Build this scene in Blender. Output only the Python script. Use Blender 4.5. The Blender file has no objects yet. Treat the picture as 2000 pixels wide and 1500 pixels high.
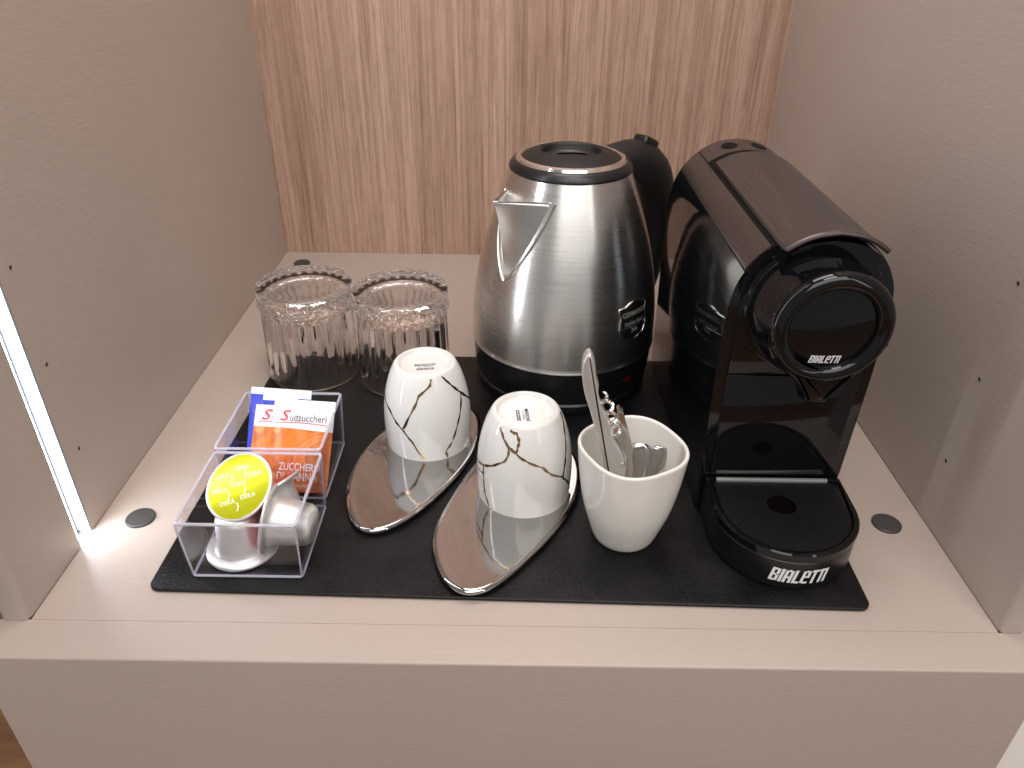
import bpy, bmesh, math, random
from mathutils import Vector, Matrix, Quaternion
random.seed(7)
S = bpy.context.scene
C = S.collection
R = math.radians
PI = math.pi

# ------------------------------------------------------------------ camera
cam_d = bpy.data.cameras.new("camera")
cam = bpy.data.objects.new("camera", cam_d)
C.objects.link(cam)
cam_d.sensor_width = 36.0
cam_d.lens = 36.0 * 1475 / 2000
cam_d.clip_start = 0.01
cam_d.clip_end = 50
cam.matrix_world = Matrix.Translation((0, 0, 0.37)) @ Matrix.Rotation(R(90 - 31.6), 4, 'X') @ Matrix.Rotation(R(0.8), 4, 'Z')
S.camera = cam

# ------------------------------------------------------------------ light
W = bpy.data.worlds.new("World")
S.world = W
W.use_nodes = True
bg = W.node_tree.nodes["Background"]
bg.inputs[0].default_value = (1.0, 0.95, 0.91, 1)
bg.inputs[1].default_value = 0.27


def area(name, loc, target, sx, sy, watts, col):
    d = bpy.data.lights.new(name, 'AREA')
    d.shape = 'RECTANGLE'
    d.size = sx
    d.size_y = sy
    d.energy = watts
    d.color = col
    o = bpy.data.objects.new(name, d)
    C.objects.link(o)
    o.location = loc
    o.rotation_euler = (Vector(target) - Vector(loc)).to_track_quat('-Z', 'Y').to_euler()
    return o


area("ceiling_lamp", (0.15, -0.12, 2.0), (0.05, 0.4, 0.0), 0.6, 0.6, 9, (1.0, 0.91, 0.82))
area("front_fill", (0.15, -0.75, 1.45), (-0.05, 0.7, 0.2), 1.5, 1.1, 18, (1.0, 0.965, 0.94))  # broad soft fill added in front to brighten walls and shelf
area("niche_fill", (0.03, 0.60, 0.985), (0.03, 0.64, 0.0), 0.42, 0.30, 2.9, (1.0, 0.95, 0.93))  # unseen fill added under the niche top to brighten the walls
area("kettle_streak_lamp", (0.95, -0.75, 0.6), (0.1, 0.6, 0.1), 0.12, 1.2, 1.6, (1.0, 0.95, 0.9))  # unseen narrow room lamp, placed for the bright streak on the kettle

S.view_settings.view_transform = 'Standard'
S.view_settings.look = 'None'
S.view_settings.gamma = 1
S.view_settings.use_curve_mapping = False
S.view_settings.exposure = 0.1
S.render.engine = 'CYCLES'
S.cycles.use_denoising = True
S.cycles.max_bounces = 16
S.cycles.transmission_bounces = 12
S.cycles.transparent_max_bounces = 24
S.cycles.glossy_bounces = 6
S.cycles.diffuse_bounces = 4
S.cycles.sample_clamp_indirect = 6


# ------------------------------------------------------------------ materials
class NT:
    def __init__(self, name):
        self.m = bpy.data.materials.new(name)
        self.m.use_nodes = True
        self.t = self.m.node_tree
        self.b = self.t.nodes["Principled BSDF"]
        self.out = self.t.nodes["Material Output"]

    def n(self, typ, **kw):
        nd = self.t.nodes.new(typ)
        for k, v in kw.items():
            setattr(nd, k, v)
        return nd

    def l(self, a, b):
        self.t.links.new(a, b)

    def coords(self, scale=(1, 1, 1), kind='Object', rot=(0, 0, 0)):
        tc = self.n("ShaderNodeTexCoord")
        mp = self.n("ShaderNodeMapping")
        mp.inputs['Scale'].default_value = scale
        mp.inputs['Rotation'].default_value = rot
        self.l(tc.outputs[kind], mp.inputs[0])
        return mp.outputs[0]

    def noise(self, vec, scale=1, detail=4, rough=0.5, dist=0):
        nd = self.n("ShaderNodeTexNoise")
        nd.inputs['Scale'].default_value = scale
        nd.inputs['Detail'].default_value = detail
        nd.inputs['Roughness'].default_value = rough
        nd.inputs['Distortion'].default_value = dist
        self.l(vec, nd.inputs['Vector'])
        return nd.outputs[0]

    def ramp(self, fac, stops):
        nd = self.n("ShaderNodeValToRGB")
        e = nd.color_ramp.elements
        e[0].position, e[0].color = stops[0][0], (*stops[0][1], 1)
        e[1].position, e[1].color = stops[-1][0], (*stops[-1][1], 1)
        for p, c in stops[1:-1]:
            x = e.new(p)
            x.color = (*c, 1)
        self.l(fac, nd.inputs[0])
        return nd.outputs[0]

    def math(self, op, a, b=None, c=None):
        nd = self.n("ShaderNodeMath", operation=op)
        for i, v in enumerate((a, b, c)):
            if v is None:
                continue
            if isinstance(v, (int, float)):
                nd.inputs[i].default_value = v
            else:
                self.l(v, nd.inputs[i])
        return nd.outputs[0]

    def mix(self, fac, a, b, blend='MIX'):
        nd = self.n("ShaderNodeMixRGB", blend_type=blend)
        for i, v in enumerate((fac, a, b)):
            if isinstance(v, (int, float)):
                nd.inputs[i].default_value = v
            elif isinstance(v, tuple):
                nd.inputs[i].default_value = (*v, 1)
            else:
                self.l(v, nd.inputs[i])
        return nd.outputs[0]

    def bump(self, h, strength=0.3, dist=0.001):
        nd = self.n("ShaderNodeBump")
        nd.inputs['Strength'].default_value = strength
        nd.inputs['Distance'].default_value = dist
        self.l(h, nd.inputs['Height'])
        self.l(nd.outputs[0], self.b.inputs['Normal'])
        return nd

    def set(self, **kw):
        names = dict(color='Base Color', rough='Roughness', metal='Metallic', ior='IOR', trans='Transmission Weight',
                     aniso='Anisotropic', spec='Specular IOR Level', coat='Coat Weight', coatr='Coat Roughness',
                     sss='Subsurface Weight')
        for k, v in kw.items():
            s = self.b.inputs[names[k]]
            if isinstance(v, tuple):
                s.default_value = (*v, 1)
            elif isinstance(v, (int, float)):
                s.default_value = v
            else:
                self.l(v, s)
        return self


def plain(name, color, rough=0.5, metal=0.0, **kw):
    return NT(name).set(color=color, rough=rough, metal=metal, **kw).m


def laminate(name, scale, color=(0.455, 0.382, 0.336)):
    t = NT(name)
    v = t.coords(scale)
    a = t.noise(v, 1, 3, 0.55, 0.6)
    big = t.noise(t.coords((4, 4, 4)), 1, 3)
    col = t.ramp(big, [(0.3, tuple(c * 0.96 for c in color)), (0.7, tuple(c * 1.03 for c in color))])
    t.set(color=col, rough=0.42, spec=0.4)
    t.bump(a, 0.3, 0.0006)
    return t.m


M_LAMX = laminate("laminate_grain_across", (70, 420, 420))
M_LAMY = laminate("laminate_grain_deep", (420, 70, 420))

# walnut-like wood laminate, grain upright
t = NT("walnut_laminate")
broad = t.noise(t.coords((80, 80, 0.55)), 1, 6, 0.66, 0.2)
fine = t.noise(t.coords((300, 300, 6)), 1, 5, 0.68, 0.15)
hair = t.noise(t.coords((900, 900, 40)), 1, 3, 0.6)
c1 = t.ramp(broad, [(0.27, (0.22, 0.128, 0.096)), (0.42, (0.32, 0.200, 0.152)), (0.56, (0.37, 0.240, 0.186)), (0.72, (0.44, 0.300, 0.238))])
c2 = t.ramp(fine, [(0.32, (0.56, 0.50, 0.46)), (0.55, (1, 1, 1))])
c3 = t.ramp(hair, [(0.33, (0.72, 0.68, 0.64)), (0.52, (1, 1, 1))])
col = t.mix(0.75, t.mix(0.8, c1, c2, 'MULTIPLY'), c3, 'MULTIPLY')
t.set(color=t.mix(1.0, col, (1.46, 1.52, 1.50), 'MULTIPLY'), rough=0.36, spec=0.45)
t.bump(fine, 0.15, 0.0004)
M_WOOD = t.m

t = NT("oak_floor")
w1 = t.noise(t.coords((3, 22, 22)), 1, 5, 0.6, 1.2)
t.set(color=t.ramp(w1, [(0.3, (0.22, 0.10, 0.045)), (0.7, (0.42, 0.22, 0.10))]), rough=0.45)
M_FLOOR = t.m

t = NT("black_leatherette")
g = t.noise(t.coords((480, 480, 480)), 1, 4, 0.65)
cl = t.noise(t.coords((28, 28, 28)), 1, 4, 0.6)
t.set(color=t.ramp(cl, [(0.35, (0.004, 0.004, 0.0045)), (0.75, (0.013, 0.012, 0.012))]),
      rough=t.ramp(cl, [(0.3, (0.28,) * 3), (0.7, (0.42,) * 3)]), spec=0.26)
t.bump(g, 0.6, 0.0008)
M_MAT = t.m
M_MATEDGE = plain("mat_edge", (0.05, 0.045, 0.042), 0.6)


def brushed(name, color, rough, aniso, axis='Z', vec=(20, 20, 1500), rot=0.25):
    t = NT(name)
    s = t.noise(t.coords(vec), 1, 3, 0.6)
    t.set(color=color, metal=1.0, aniso=aniso,
          rough=t.ramp(s, [(0.3, (rough * 0.90,) * 3), (0.7, (rough * 1.12,) * 3)]))
    if aniso:
        tg = t.n("ShaderNodeTangent", direction_type='RADIAL', axis=axis)
        t.l(tg.outputs[0], t.b.inputs['Tangent'])
    t.b.inputs['Anisotropic Rotation'].default_value = rot
    return t.m


M_STEEL = brushed("brushed_steel", (0.72, 0.71, 0.69), 0.29, 0.75)
M_SPOUT = brushed("brushed_steel_spout", (0.70, 0.69, 0.67), 0.22, 0.0)
M_SPOON = plain("dark_polished_steel", (0.42, 0.41, 0.40), 0.07, 1.0)
M_CHROME = plain("polished_chrome", (0.80, 0.79, 0.77), 0.06, 1.0)
M_POLISH = plain("polished_steel", (0.62, 0.61, 0.59), 0.16, 1.0)
M_SATIN = plain("satin_steel", (0.66, 0.65, 0.63), 0.40, 0.7)
M_BPLAS = plain("black_satin_plastic", (0.007, 0.007, 0.008), 0.32)
M_BSOFT = plain("black_soft_plastic", (0.006, 0.006, 0.007), 0.5)
t = NT("black_gloss_plastic")
sp = t.noise(t.coords((650, 650, 650)), 1, 2, 0.5)
t.set(color=t.ramp(sp, [(0.735, (0.004, 0.004, 0.005)), (0.76, (0.16, 0.16, 0.16))]), rough=0.05, spec=0.5)
M_GLOSS = t.m
t = NT("black_gloss_handled")
sm = t.noise(t.coords((55, 55, 55)), 1, 4, 0.6, 0.8)
t.set(color=(0.004, 0.004, 0.005), spec=0.42, rough=t.ramp(sm, [(0.45, (0.025,) * 3), (0.72, (0.13,) * 3)]))
M_GLOSS2 = t.m
t = NT("brown_brushed_cover")
s = t.noise(t.coords((700, 12, 700)), 1, 3, 0.6)
t.set(color=t.ramp(s, [(0.3, (0.088, 0.072, 0.070)), (0.7, (0.120, 0.100, 0.097))]), metal=0.75, rough=0.36)
t.bump(s, 0.06, 0.0002)
M_BROWN = t.m
M_BUTTON_GAP = plain("matt_black_button_gap_shade", (0.004, 0.004, 0.004), 0.7, spec=0.15)  # black of the buttons; also paints shade into the lever gap
M_RED = plain("dark_red_lens", (0.10, 0.004, 0.006), 0.25)
M_WHITEPRINT = plain("white_print", (0.82, 0.82, 0.84), 0.5)
M_INK = plain("black_ink", (0.03, 0.03, 0.03), 0.6)
M_GREYINK = plain("grey_ink", (0.12, 0.11, 0.12), 0.6)
M_REDINK = plain("red_ink", (0.62, 0.03, 0.05), 0.5)
t = NT("white_glazed_ceramic")
t.set(color=(0.74, 0.73, 0.705), rough=0.10, spec=0.55)
M_CER = t.m
M_CER2 = plain("cream_glazed_ceramic", (0.79, 0.76, 0.71), 0.14)
M_GOLD = plain("gold_lustre", (0.52, 0.33, 0.17), 0.20, 1.0)
t = NT("silver_lustre_glaze")
wv = t.noise(t.coords((45, 45, 45)), 1, 2, 0.5)
t.set(color=(0.45, 0.437, 0.43), metal=1.0, rough=t.ramp(t.noise(t.coords((90, 90, 90)), 1, 4, 0.6, 0.6), [(0.45, (0.04,) * 3), (0.75, (0.12,) * 3)]))
t.bump(wv, 0.10, 0.0006)
M_SAUCER = t.m
t = NT("clear_glass")
t.set(color=(0.985, 0.99, 0.99), rough=0.0, trans=1.0, ior=1.5)
M_GLASS = t.m
t = NT("acrylic_edge")
t.set(color=(0.86, 0.85, 0.97), rough=0.12, trans=0.6, ior=1.49)
M_ACRED = t.m
t = NT("pressed_glass_foot")
t.set(color=(0.99, 0.995, 1.0), rough=0.16, trans=1.0, ior=1.5)
M_FOOT = t.m


def thin_acrylic(name):
    t = NT(name)
    tr = t.n("ShaderNodeBsdfTransparent")
    tr.inputs[0].default_value = (0.955, 0.955, 0.975, 1)
    gl = t.n("ShaderNodeBsdfGlossy")
    sm_ = t.noise(t.coords((70, 70, 70)), 1, 4, 0.6, 1.0)
    t.l(t.ramp(sm_, [(0.45, (0.01,) * 3), (0.75, (0.16,) * 3)]), gl.inputs['Roughness'])
    fr = t.n("ShaderNodeFresnel")
    ge = t.n("ShaderNodeNewGeometry")
    t.l(t.math('SUBTRACT', 1.49, t.math('MULTIPLY', ge.outputs['Backfacing'], 1.49 - 1 / 1.49)), fr.inputs[0])
    mx = t.n("ShaderNodeMixShader")
    t.l(fr.outputs[0], mx.inputs[0])
    t.l(tr.outputs[0], mx.inputs[1])
    t.l(gl.outputs[0], mx.inputs[2])
    t.l(mx.outputs[0], t.out.inputs[0])
    return t.m


M_ACR = thin_acrylic("clear_acrylic")
t = NT("capsule_aluminium")
rg = t.noise(t.coords((6, 6, 700)), 1, 2)
t.set(color=(0.84, 0.83, 0.81), metal=0.85, rough=0.42)
t.bump(rg, 0.05, 0.0002)
M_ALU = t.m


def foil(name, col):
    t = NT(name)
    nn = t.noise(t.coords((110, 110, 110)), 1, 3)
    t.set(color=col, metal=0.55, rough=0.28)
    t.bump(nn, 0.25, 0.0007)
    return t.m


M_YEL = foil("yellow_foil", (0.60, 0.61, 0.012))
M_REDFOIL = foil("red_foil", (0.50, 0.02, 0.03))
M_FOILINK = plain("foil_print", (0.86, 0.86, 0.62), 0.4)
M_LED = NT("led_diffuser")
M_LED.set(color=(0.9, 0.9, 0.9), rough=0.5)
M_LED.b.inputs['Emission Color'].default_value = (0.86, 0.92, 1.0, 1)
M_LED.b.inputs['Emission Strength'].default_value = 34
M_LED = M_LED.m
M_PROFILE = plain("grey_aluminium_profile", (0.32, 0.34, 0.40), 0.45)
M_SLEEVE = plain("metal_sleeve", (0.35, 0.32, 0.30), 0.4)
M_CAP = plain("grey_rubber_cap", (0.050, 0.046, 0.045), 0.55)
M_DARK = plain("hole_shade_black", (0.004, 0.003, 0.003), 0.9, spec=0.0)
M_PIN = plain("pin_hole_shade", (0.045, 0.036, 0.031), 0.9, spec=0.1)
M_WHITE = plain("white_paint", (0.82, 0.78, 0.74), 0.6)


def sachet_mat(name, low, split, blue=False):
    t = NT(name)
    tc = t.n("ShaderNodeTexCoord")
    sx = t.n("ShaderNodeSeparateXYZ")
    t.l(tc.outputs['Object'], sx.inputs[0])
    wob = t.math('MULTIPLY', t.math('SINE', t.math('MULTIPLY', sx.outputs[0], 75.0)), 0.0009)
    edge = t.math('GREATER_THAN', t.math('ADD', sx.outputs[2], wob), split)
    sw = t.noise(t.coords((24, 24, 34)), 1, 1, 0.4, 1.4)
    gr = t.noise(t.coords((1300, 1300, 1300)), 1, 2)
    body = t.ramp(sw, [(0.40, low), (0.47, tuple(c * 0.62 for c in low)), (0.50, tuple(min(1, c * 1.15 + 0.05) for c in low)), (0.62, low)])
    body = t.mix(0.16, body, gr, 'OVERLAY')
    if blue:
        side = t.math('LESS_THAN', t.math('ABSOLUTE', sx.outputs[0]), 0.0135)
        low2 = t.math('LESS_THAN', sx.outputs[2], 0.022)
        body = t.mix(t.math('MULTIPLY', side, t.math('SUBTRACT', 1.0, low2)), low, (0.80, 0.81, 0.86))
    t.set(color=t.mix(edge, body, (0.82, 0.82, 0.85)), rough=0.32)
    nn = t.noise(t.coords((120, 120, 60)), 1, 3)
    cr = t.math('SINE', t.math('MULTIPLY', t.math('ADD', sx.outputs[0], t.math('MULTIPLY', sx.outputs[2], 0.5)), 5200.0))
    cr = t.math('MULTIPLY', cr, t.math('MULTIPLY', t.math('ADD', t.math('GREATER_THAN', sx.outputs[2], split + 0.013), t.math('LESS_THAN', sx.outputs[2], 0.006)), 0.35))
    t.bump(t.math('ADD', nn, cr), 0.5, 0.0008)
    return t.m


M_SUGAR = sachet_mat("orange_sachet_paper", (0.70, 0.165, 0.006), 0.0465)
M_SWEET = sachet_mat("blue_sachet_paper", (0.025, 0.045, 0.48), 0.058, True)
M_BLUE = sachet_mat("blue_folded_sachet_paper", (0.02, 0.04, 0.50), 0.085)


# ------------------------------------------------------------------ helpers
def tag(o, label=None, cat=None, group=None, kind=None):
    for k, v in (('label', label), ('category', cat), ('group', group), ('kind', kind)):
        if v:
            o[k] = v
    return o


def thing(name, loc, label, cat, group=None, rot=None):
    o = bpy.data.objects.new(name, None)
    o.empty_display_size = 0.02
    C.objects.link(o)
    o.location = loc
    if rot is not None:
        o.rotation_mode = 'QUATERNION'
        o.rotation_quaternion = rot
    return tag(o, label, cat, group)


def build(name, vf, mat, parent=None, world=False, smooth=True, angle=35):
    """vf = (verts, faces) or a bmesh; one mesh object. world=True: coordinates are world, parent unrotated."""
    me = bpy.data.meshes.new(name)
    if isinstance(vf, bmesh.types.BMesh):
        bmesh.ops.recalc_face_normals(vf, faces=vf.faces)
        vf.to_mesh(me)
        vf.free()
    else:
        me.from_pydata([tuple(v) for v in vf[0]], [], vf[1])
        bm = bmesh.new()
        bm.from_mesh(me)
        bmesh.ops.recalc_face_normals(bm, faces=bm.faces)
        bm.to_mesh(me)
        bm.free()
    if world and parent is not None:
        p = parent
        off = Vector((0, 0, 0))
        while p is not None:
            off += p.location
            p = p.parent
        me.transform(Matrix.Translation(-off))
    me.materials.append(mat)
    if smooth:
        for f in me.polygons:
            f.use_smooth = True
        me.set_sharp_from_angle(angle=R(angle))
    o = bpy.data.objects.new(name, me)
    C.objects.link(o)
    o.parent = parent
    return o


def lathe(prof, seg=64, rf=None, c=(0, 0, 0), axis='Z'):
    V, F, rings = [], [], []
    for k, (r, z) in enumerate(prof):
        if r < 1e-7:
            rings.append([len(V)])
            V.append((0, 0, z))
        else:
            idx = []
            for i in range(seg):
                a = 2 * PI * i / seg
                rr = rf(r, z, a, k) if rf else r
                idx.append(len(V))
                V.append((rr * math.cos(a), rr * math.sin(a), z))
            rings.append(idx)
    for A, B in zip(rings, rings[1:]):
        if len(A) == 1 and len(B) == 1:
            continue
        for i in range(seg):
            j = (i + 1) % seg
            if len(A) == 1:
                F.append((A[0], B[j], B[i]))
            elif len(B) == 1:
                F.append((A[i], A[j], B[0]))
            else:
                F.append((A[i], A[j], B[j], B[i]))
    if axis == 'Y':  # local z runs towards -y
        V = [(x, -z, y) for x, y, z in V]
    V = [(x + c[0], y + c[1], z + c[2]) for x, y, z in V]
    return V, F


def box(lo, hi, bev=0.0, seg=2):
    bm = bmesh.new()
    bmesh.ops.create_cube(bm, size=1)
    for v in bm.verts:
        v.co = Vector([(lo[i] + hi[i]) / 2 + v.co[i] * (hi[i] - lo[i]) for i in range(3)])
    if bev:
        bmesh.ops.bevel(bm, geom=list(bm.edges), offset=bev, segments=seg, affect='EDGES', profile=0.5)
    return bm


def bm_of(vf):
    me = bpy.data.meshes.new("tmp")
    me.from_pydata([tuple(v) for v in vf[0]], [], vf[1])
    b_ = bmesh.new()
    b_.from_mesh(me)
    bpy.data.meshes.remove(me)
    return b_


def merge(*bms):
    out = bmesh.new()
    for b in bms:
        me = bpy.data.meshes.new("tmp")
        b.to_mesh(me)
        b.free()
        out.from_mesh(me)
        bpy.data.meshes.remove(me)
    return out


def catmull(pts, n=8, closed=False):
    P = [Vector(p) for p in pts]
    N = len(P)
    out = []
    rng = range(N) if closed else range(N - 1)
    for i in rng:
        if closed:
            a, b, c, d = P[i - 1], P[i], P[(i + 1) % N], P[(i + 2) % N]
        else:
            a, b, c, d = P[max(i - 1, 0)], P[i], P[i + 1], P[min(i + 2, N - 1)]
        for k in range(n):
            s = k / n
            out.append(0.5 * ((2 * b) + (c - a) * s + (2 * a - 5 * b + 4 * c - d) * s * s + (3 * b - a - 3 * c + d) * s ** 3))
    if not closed:
        out.append(P[-1])
    return out


def tube(path, rad, seg=10, flat=None, up=Vector((0, 0, 1)), caps=True):
    """sweep an ellipse along path. rad: number or list; flat: list of side radii (along up x tangent)."""
    P = [Vector(p) for p in path]
    n = len(P)
    V, F = [], []
    nrm = None
    for i in range(n):
        tg = (P[min(i + 1, n - 1)] - P[max(i - 1, 0)]).normalized()
        if nrm is None:
            nrm = up - tg * up.dot(tg)
            if nrm.length < 1e-4:
                nrm = tg.orthogonal()
            nrm.normalize()
        else:
            nrm = (nrm - tg * nrm.dot(tg)).normalized()
        bi = tg.cross(nrm)
        r1 = rad[i] if isinstance(rad, (list, tuple)) else rad
        r2 = (flat[i] if isinstance(flat, (list, tuple)) else flat) if flat is not None else r1
        for k in range(seg):
            a = 2 * PI * k / seg
            V.append(P[i] + nrm * (r1 * math.cos(a)) + bi * (r2 * math.sin(a)))
    for i in range(n - 1):
        for k in range(seg):
            j = (k + 1) % seg
            F.append((i * seg + k, i * seg + j, (i + 1) * seg + j, (i + 1) * seg + k))
    if caps:
        F.append(tuple(reversed(range(seg))))
        F.append(tuple(range((n - 1) * seg, n * seg)))
    return V, F


def slab(outline, y0, y1, bev=0.001, seg=2):
    """outline of (x, z) pairs extruded from y0 to y1, edges bevelled."""
    bm = bmesh.new()
    f0 = [bm.verts.new((x, y0, z)) for x, z in outline]
    f1 = [bm.verts.new((x, y1, z)) for x, z in outline]
    a = bm.faces.new(f0)
    b = bm.faces.new(list(reversed(f1)))
    n = len(outline)
    for i in range(n):
        j = (i + 1) % n
        bm.faces.new((f0[i], f1[i], f1[j], f0[j]))
    if bev:
        es = [e for e in bm.edges if abs(e.verts[0].co.y - e.verts[1].co.y) < 1e-7]
        bmesh.ops.bevel(bm, geom=es, offset=bev, segments=seg, affect='EDGES', profile=0.5)
    return bm


def plate_xz(outline, y0, y1, r):
    """(x, z) outline as a plate between y0 and y1 with rounded edges."""
    t_ = y1 - y0
    lv = [(y0, r), (y0 + r * 0.12, r * 0.5), (y0 + r * 0.4, r * 0.15), (y0 + r, 0), (y1 - r, 0), (y1 - r * 0.4, r * 0.15), (y1 - r * 0.12, r * 0.5), (y1, r)]
    V, F = stack(outline, lv)
    return [(x, z, y) for x, y, z in V], F


def smooth_loop(P, it=3):
    P = [Vector((p[0], p[1])) for p in P]
    for _ in range(it):
        P = [(P[i - 1] + P[i] * 2 + P[(i + 1) % len(P)]) / 4 for i in range(len(P))]
    return [(p.x, p.y) for p in P]


def stack(outline, levels):
    """closed plan outline [(x,y)] lofted through (z, inset) levels and capped."""
    P = [Vector((x, y)) for x, y in outline]
    n = len(P)
    N = []
    for i in range(n):
        d = (P[(i + 1) % n] - P[i - 1]).normalized()
        N.append(Vector((d.y, -d.x)))
    area2 = sum(P[i].x * P[(i + 1) % n].y - P[(i + 1) % n].x * P[i].y for i in range(n))
    sgn = 1 if area2 > 0 else -1
    V, F = [], []
    for z, ins in levels:
        for i in range(n):
            q = P[i] - N[i] * sgn * ins
            V.append((q.x, q.y, z))
    for k in range(len(levels) - 1):
        for i in range(n):
            j = (i + 1) % n
            F.append((k * n + i, k * n + j, (k + 1) * n + j, (k + 1) * n + i))
    F.append(tuple(range(n)))
    m = (len(levels) - 1) * n
    F.append(tuple(m + i for i in range(n)))
    return V, F


def rrect(x0, x1, y0, y1, r, n=5):
    out = []
    for cx, cy, a0 in ((x1 - r, y0 + r, -90), (x1 - r, y1 - r, 0), (x0 + r, y1 - r, 90), (x0 + r, y0 + r, 180)):
        for k in range(n + 1):
            a = R(a0 + 90 * k / n)
            out.append((cx + r * math.cos(a), cy + r * math.sin(a)))
    return out


def panel_plan(x0, x1, y0, y1, r, n=5):
    """plan of an upright board whose two front edges are rounded."""
    out = [(x1, y1), (x0, y1)]
    for cx, a0 in ((x0 + r, 180), (x1 - r, 270)):
        out += [(cx + r * math.cos(R(a0 + 90 * k / n)), y0 + r + r * math.sin(R(a0 + 90 * k / n))) for k in range(n + 1)]
    return out


def text(name, body, size, fn, mat, parent, bold=0.0, shear=0.0, sx=1.0, space=1.0, world=False, align='CENTER'):
    cu = bpy.data.curves.new("t", 'FONT')
    cu.body = body
    cu.size = 1.0
    cu.offset = bold
    cu.shear = shear
    cu.space_character = space
    cu.align_x = align
    cu.align_y = 'CENTER'
    cu.resolution_u = 3
    to = bpy.data.objects.new("t", cu)
    C.objects.link(to)
    dg = bpy.context.evaluated_depsgraph_get()
    me = bpy.data.meshes.new_from_object(to.evaluated_get(dg))
    V = [fn(v.co.x * size * sx, v.co.y * size) for v in me.vertices]
    F = [tuple(p.vertices) for p in me.polygons]
    bpy.data.objects.remove(to)
    bpy.data.curves.remove(cu)
    bpy.data.meshes.remove(me)
    return build(name, (V, F), mat, parent, world=world, smooth=False)


def look_rot(n, spin=0.0):
    q = Vector((0, 0, 1)).rotation_difference(Vector(n).normalized())
    return q @ Quaternion((0, 0, 1), R(spin))


# ------------------------------------------------------------------ the niche
XL, XR, YF, YB, ZT = -0.294, 0.3017, 0.3175, 0.920, 1.0
YS0, YS1 = 0.3805, 0.3970          # slot of the light strip
shelf = build("shelf", merge(box((XL + 0.0005, YF + 0.00008, -0.018), (XR - 0.0004, YB, 0)),
                     box((XL - 0.0115, YS0 - 0.003, -0.018), (XL + 0.0004, YS1 + 0.003, -0.0003)),
                     box((XL - 0.017, YF - 0.002, -0.030), (XR + 0.0155, YB, -0.0185))), M_LAMX)
shelf["kind"] = "structure"
wl = build("wall_left", merge(
    bm_of(stack(panel_plan(XL - 0.018, XL, YF - 0.0015, YS0, 0.0048), [(0.0003, 0), (ZT, 0)])),
    box((XL - 0.0177, YF + 0.006, -0.017), (XL - 0.0002, YS0 - 0.0001, 0.0002)),
    box((XL - 0.018, YS1, -0.017), (XL, YB, ZT), 0.0006, 1),
    box((XL - 0.018, YS0 - 0.003, -0.017), (XL - 0.0115, YS1 + 0.003, ZT - 0.001))), M_LAMY)
wl["kind"] = "structure"
wr = build("wall_right", merge(bm_of(stack(panel_plan(XR, XR + 0.0163, YF - 0.0005, YB, 0.0032), [(0.0003, 0), (ZT, 0)])),
                               box((XR + 0.0002, YF + 0.005, -0.017), (XR + 0.016, YB - 0.0005, 0.0002))), M_LAMY)
wr["kind"] = "structure"
build("back_panel", box((XL - 0.018, YB + 0.0005, -0.018), (XR + 0.016, YB + 0.018, ZT)), M_WOOD)["kind"] = "structure"
build("niche_top", box((XL - 0.018, YF, ZT + 0.0005), (XR + 0.016, YB + 0.018, ZT + 0.018)), M_LAMX)["kind"] = "structure"
prof = [(YF, -0.74), (YF, -0.0002), (YF - 0.0002, 0.0)] + [(0.2890 + 0.0016 * (1 - math.sin(R(q))), -0.0016 * (1 - math.cos(R(q)))) for q in (0, 22, 45, 68, 90)] + [(0.2890, -0.74)]
m_ = len(prof)
V = [(-0.3122, y, z) for y, z in prof] + [(0.3172, y, z) for y, z in prof]
led = build("cabinet_front", (V, [(i, (i + 1) % m_, m_ + (i + 1) % m_, m_ + i) for i in range(m_)] + [tuple(range(m_)), tuple(range(m_, 2 * m_))]), M_LAMX)
led["kind"] = "structure"
fl = build("floor", ([(-2.5, -1.5, -0.745), (2.5, -1.5, -0.745), (2.5, 2.5, -0.745), (-2.5, 2.5, -0.745)], [(0, 1, 2, 3)]), M_FLOOR)
fl["kind"] = "structure"
sw = build("side_wall", box((0.3186, 0.292, -0.744), (0.60, 0.94, -0.006), 0.002), M_WHITE)
sw["kind"] = "structure"


def pin_hole(parent, x, y, z, s):
    V, F = [], []
    for i in range(14):
        a = 2 * PI * i / 14
        V += [(x + s * 0.0003, y + 0.0018 * math.cos(a), z + 0.0018 * math.sin(a)),
              (x + s * 0.0003, y + 0.0014 * math.cos(a), z + 0.0014 * math.sin(a)),
              (x - s * 0.0002, y + 0.0014 * math.cos(a), z + 0.0014 * math.sin(a))]
    n = len(V)
    for i in range(14):
        j = (i + 1) % 14
        F += [(3 * i, 3 * j, 3 * j + 1, 3 * i + 1), (3 * i + 1, 3 * j + 1, 3 * j + 2, 3 * i + 2)]
    build("shelf_pin_sleeve", (V, F), M_SLEEVE if s < 0 else M_LAMY, parent)
    V = [(x + s * 0.00012, y + 0.0013 * math.cos(2 * PI * i / 14), z + 0.0013 * math.sin(2 * PI * i / 14)) for i in range(14)]
    build("shelf_pin_hole", (V, [tuple(range(14))]), M_PIN, parent, smooth=False)


for y, z in ((0.4092, 0.1932), (0.4104, 0.1271), (0.4124, 0.0600)):
    pin_hole(wl, XL, y, z, 1)
for y, z in ((0.4180, 0.1882), (0.4190, 0.1207), (0.4202, 0.0539)):
    pin_hole(wr, XR, y, z, -1)

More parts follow.
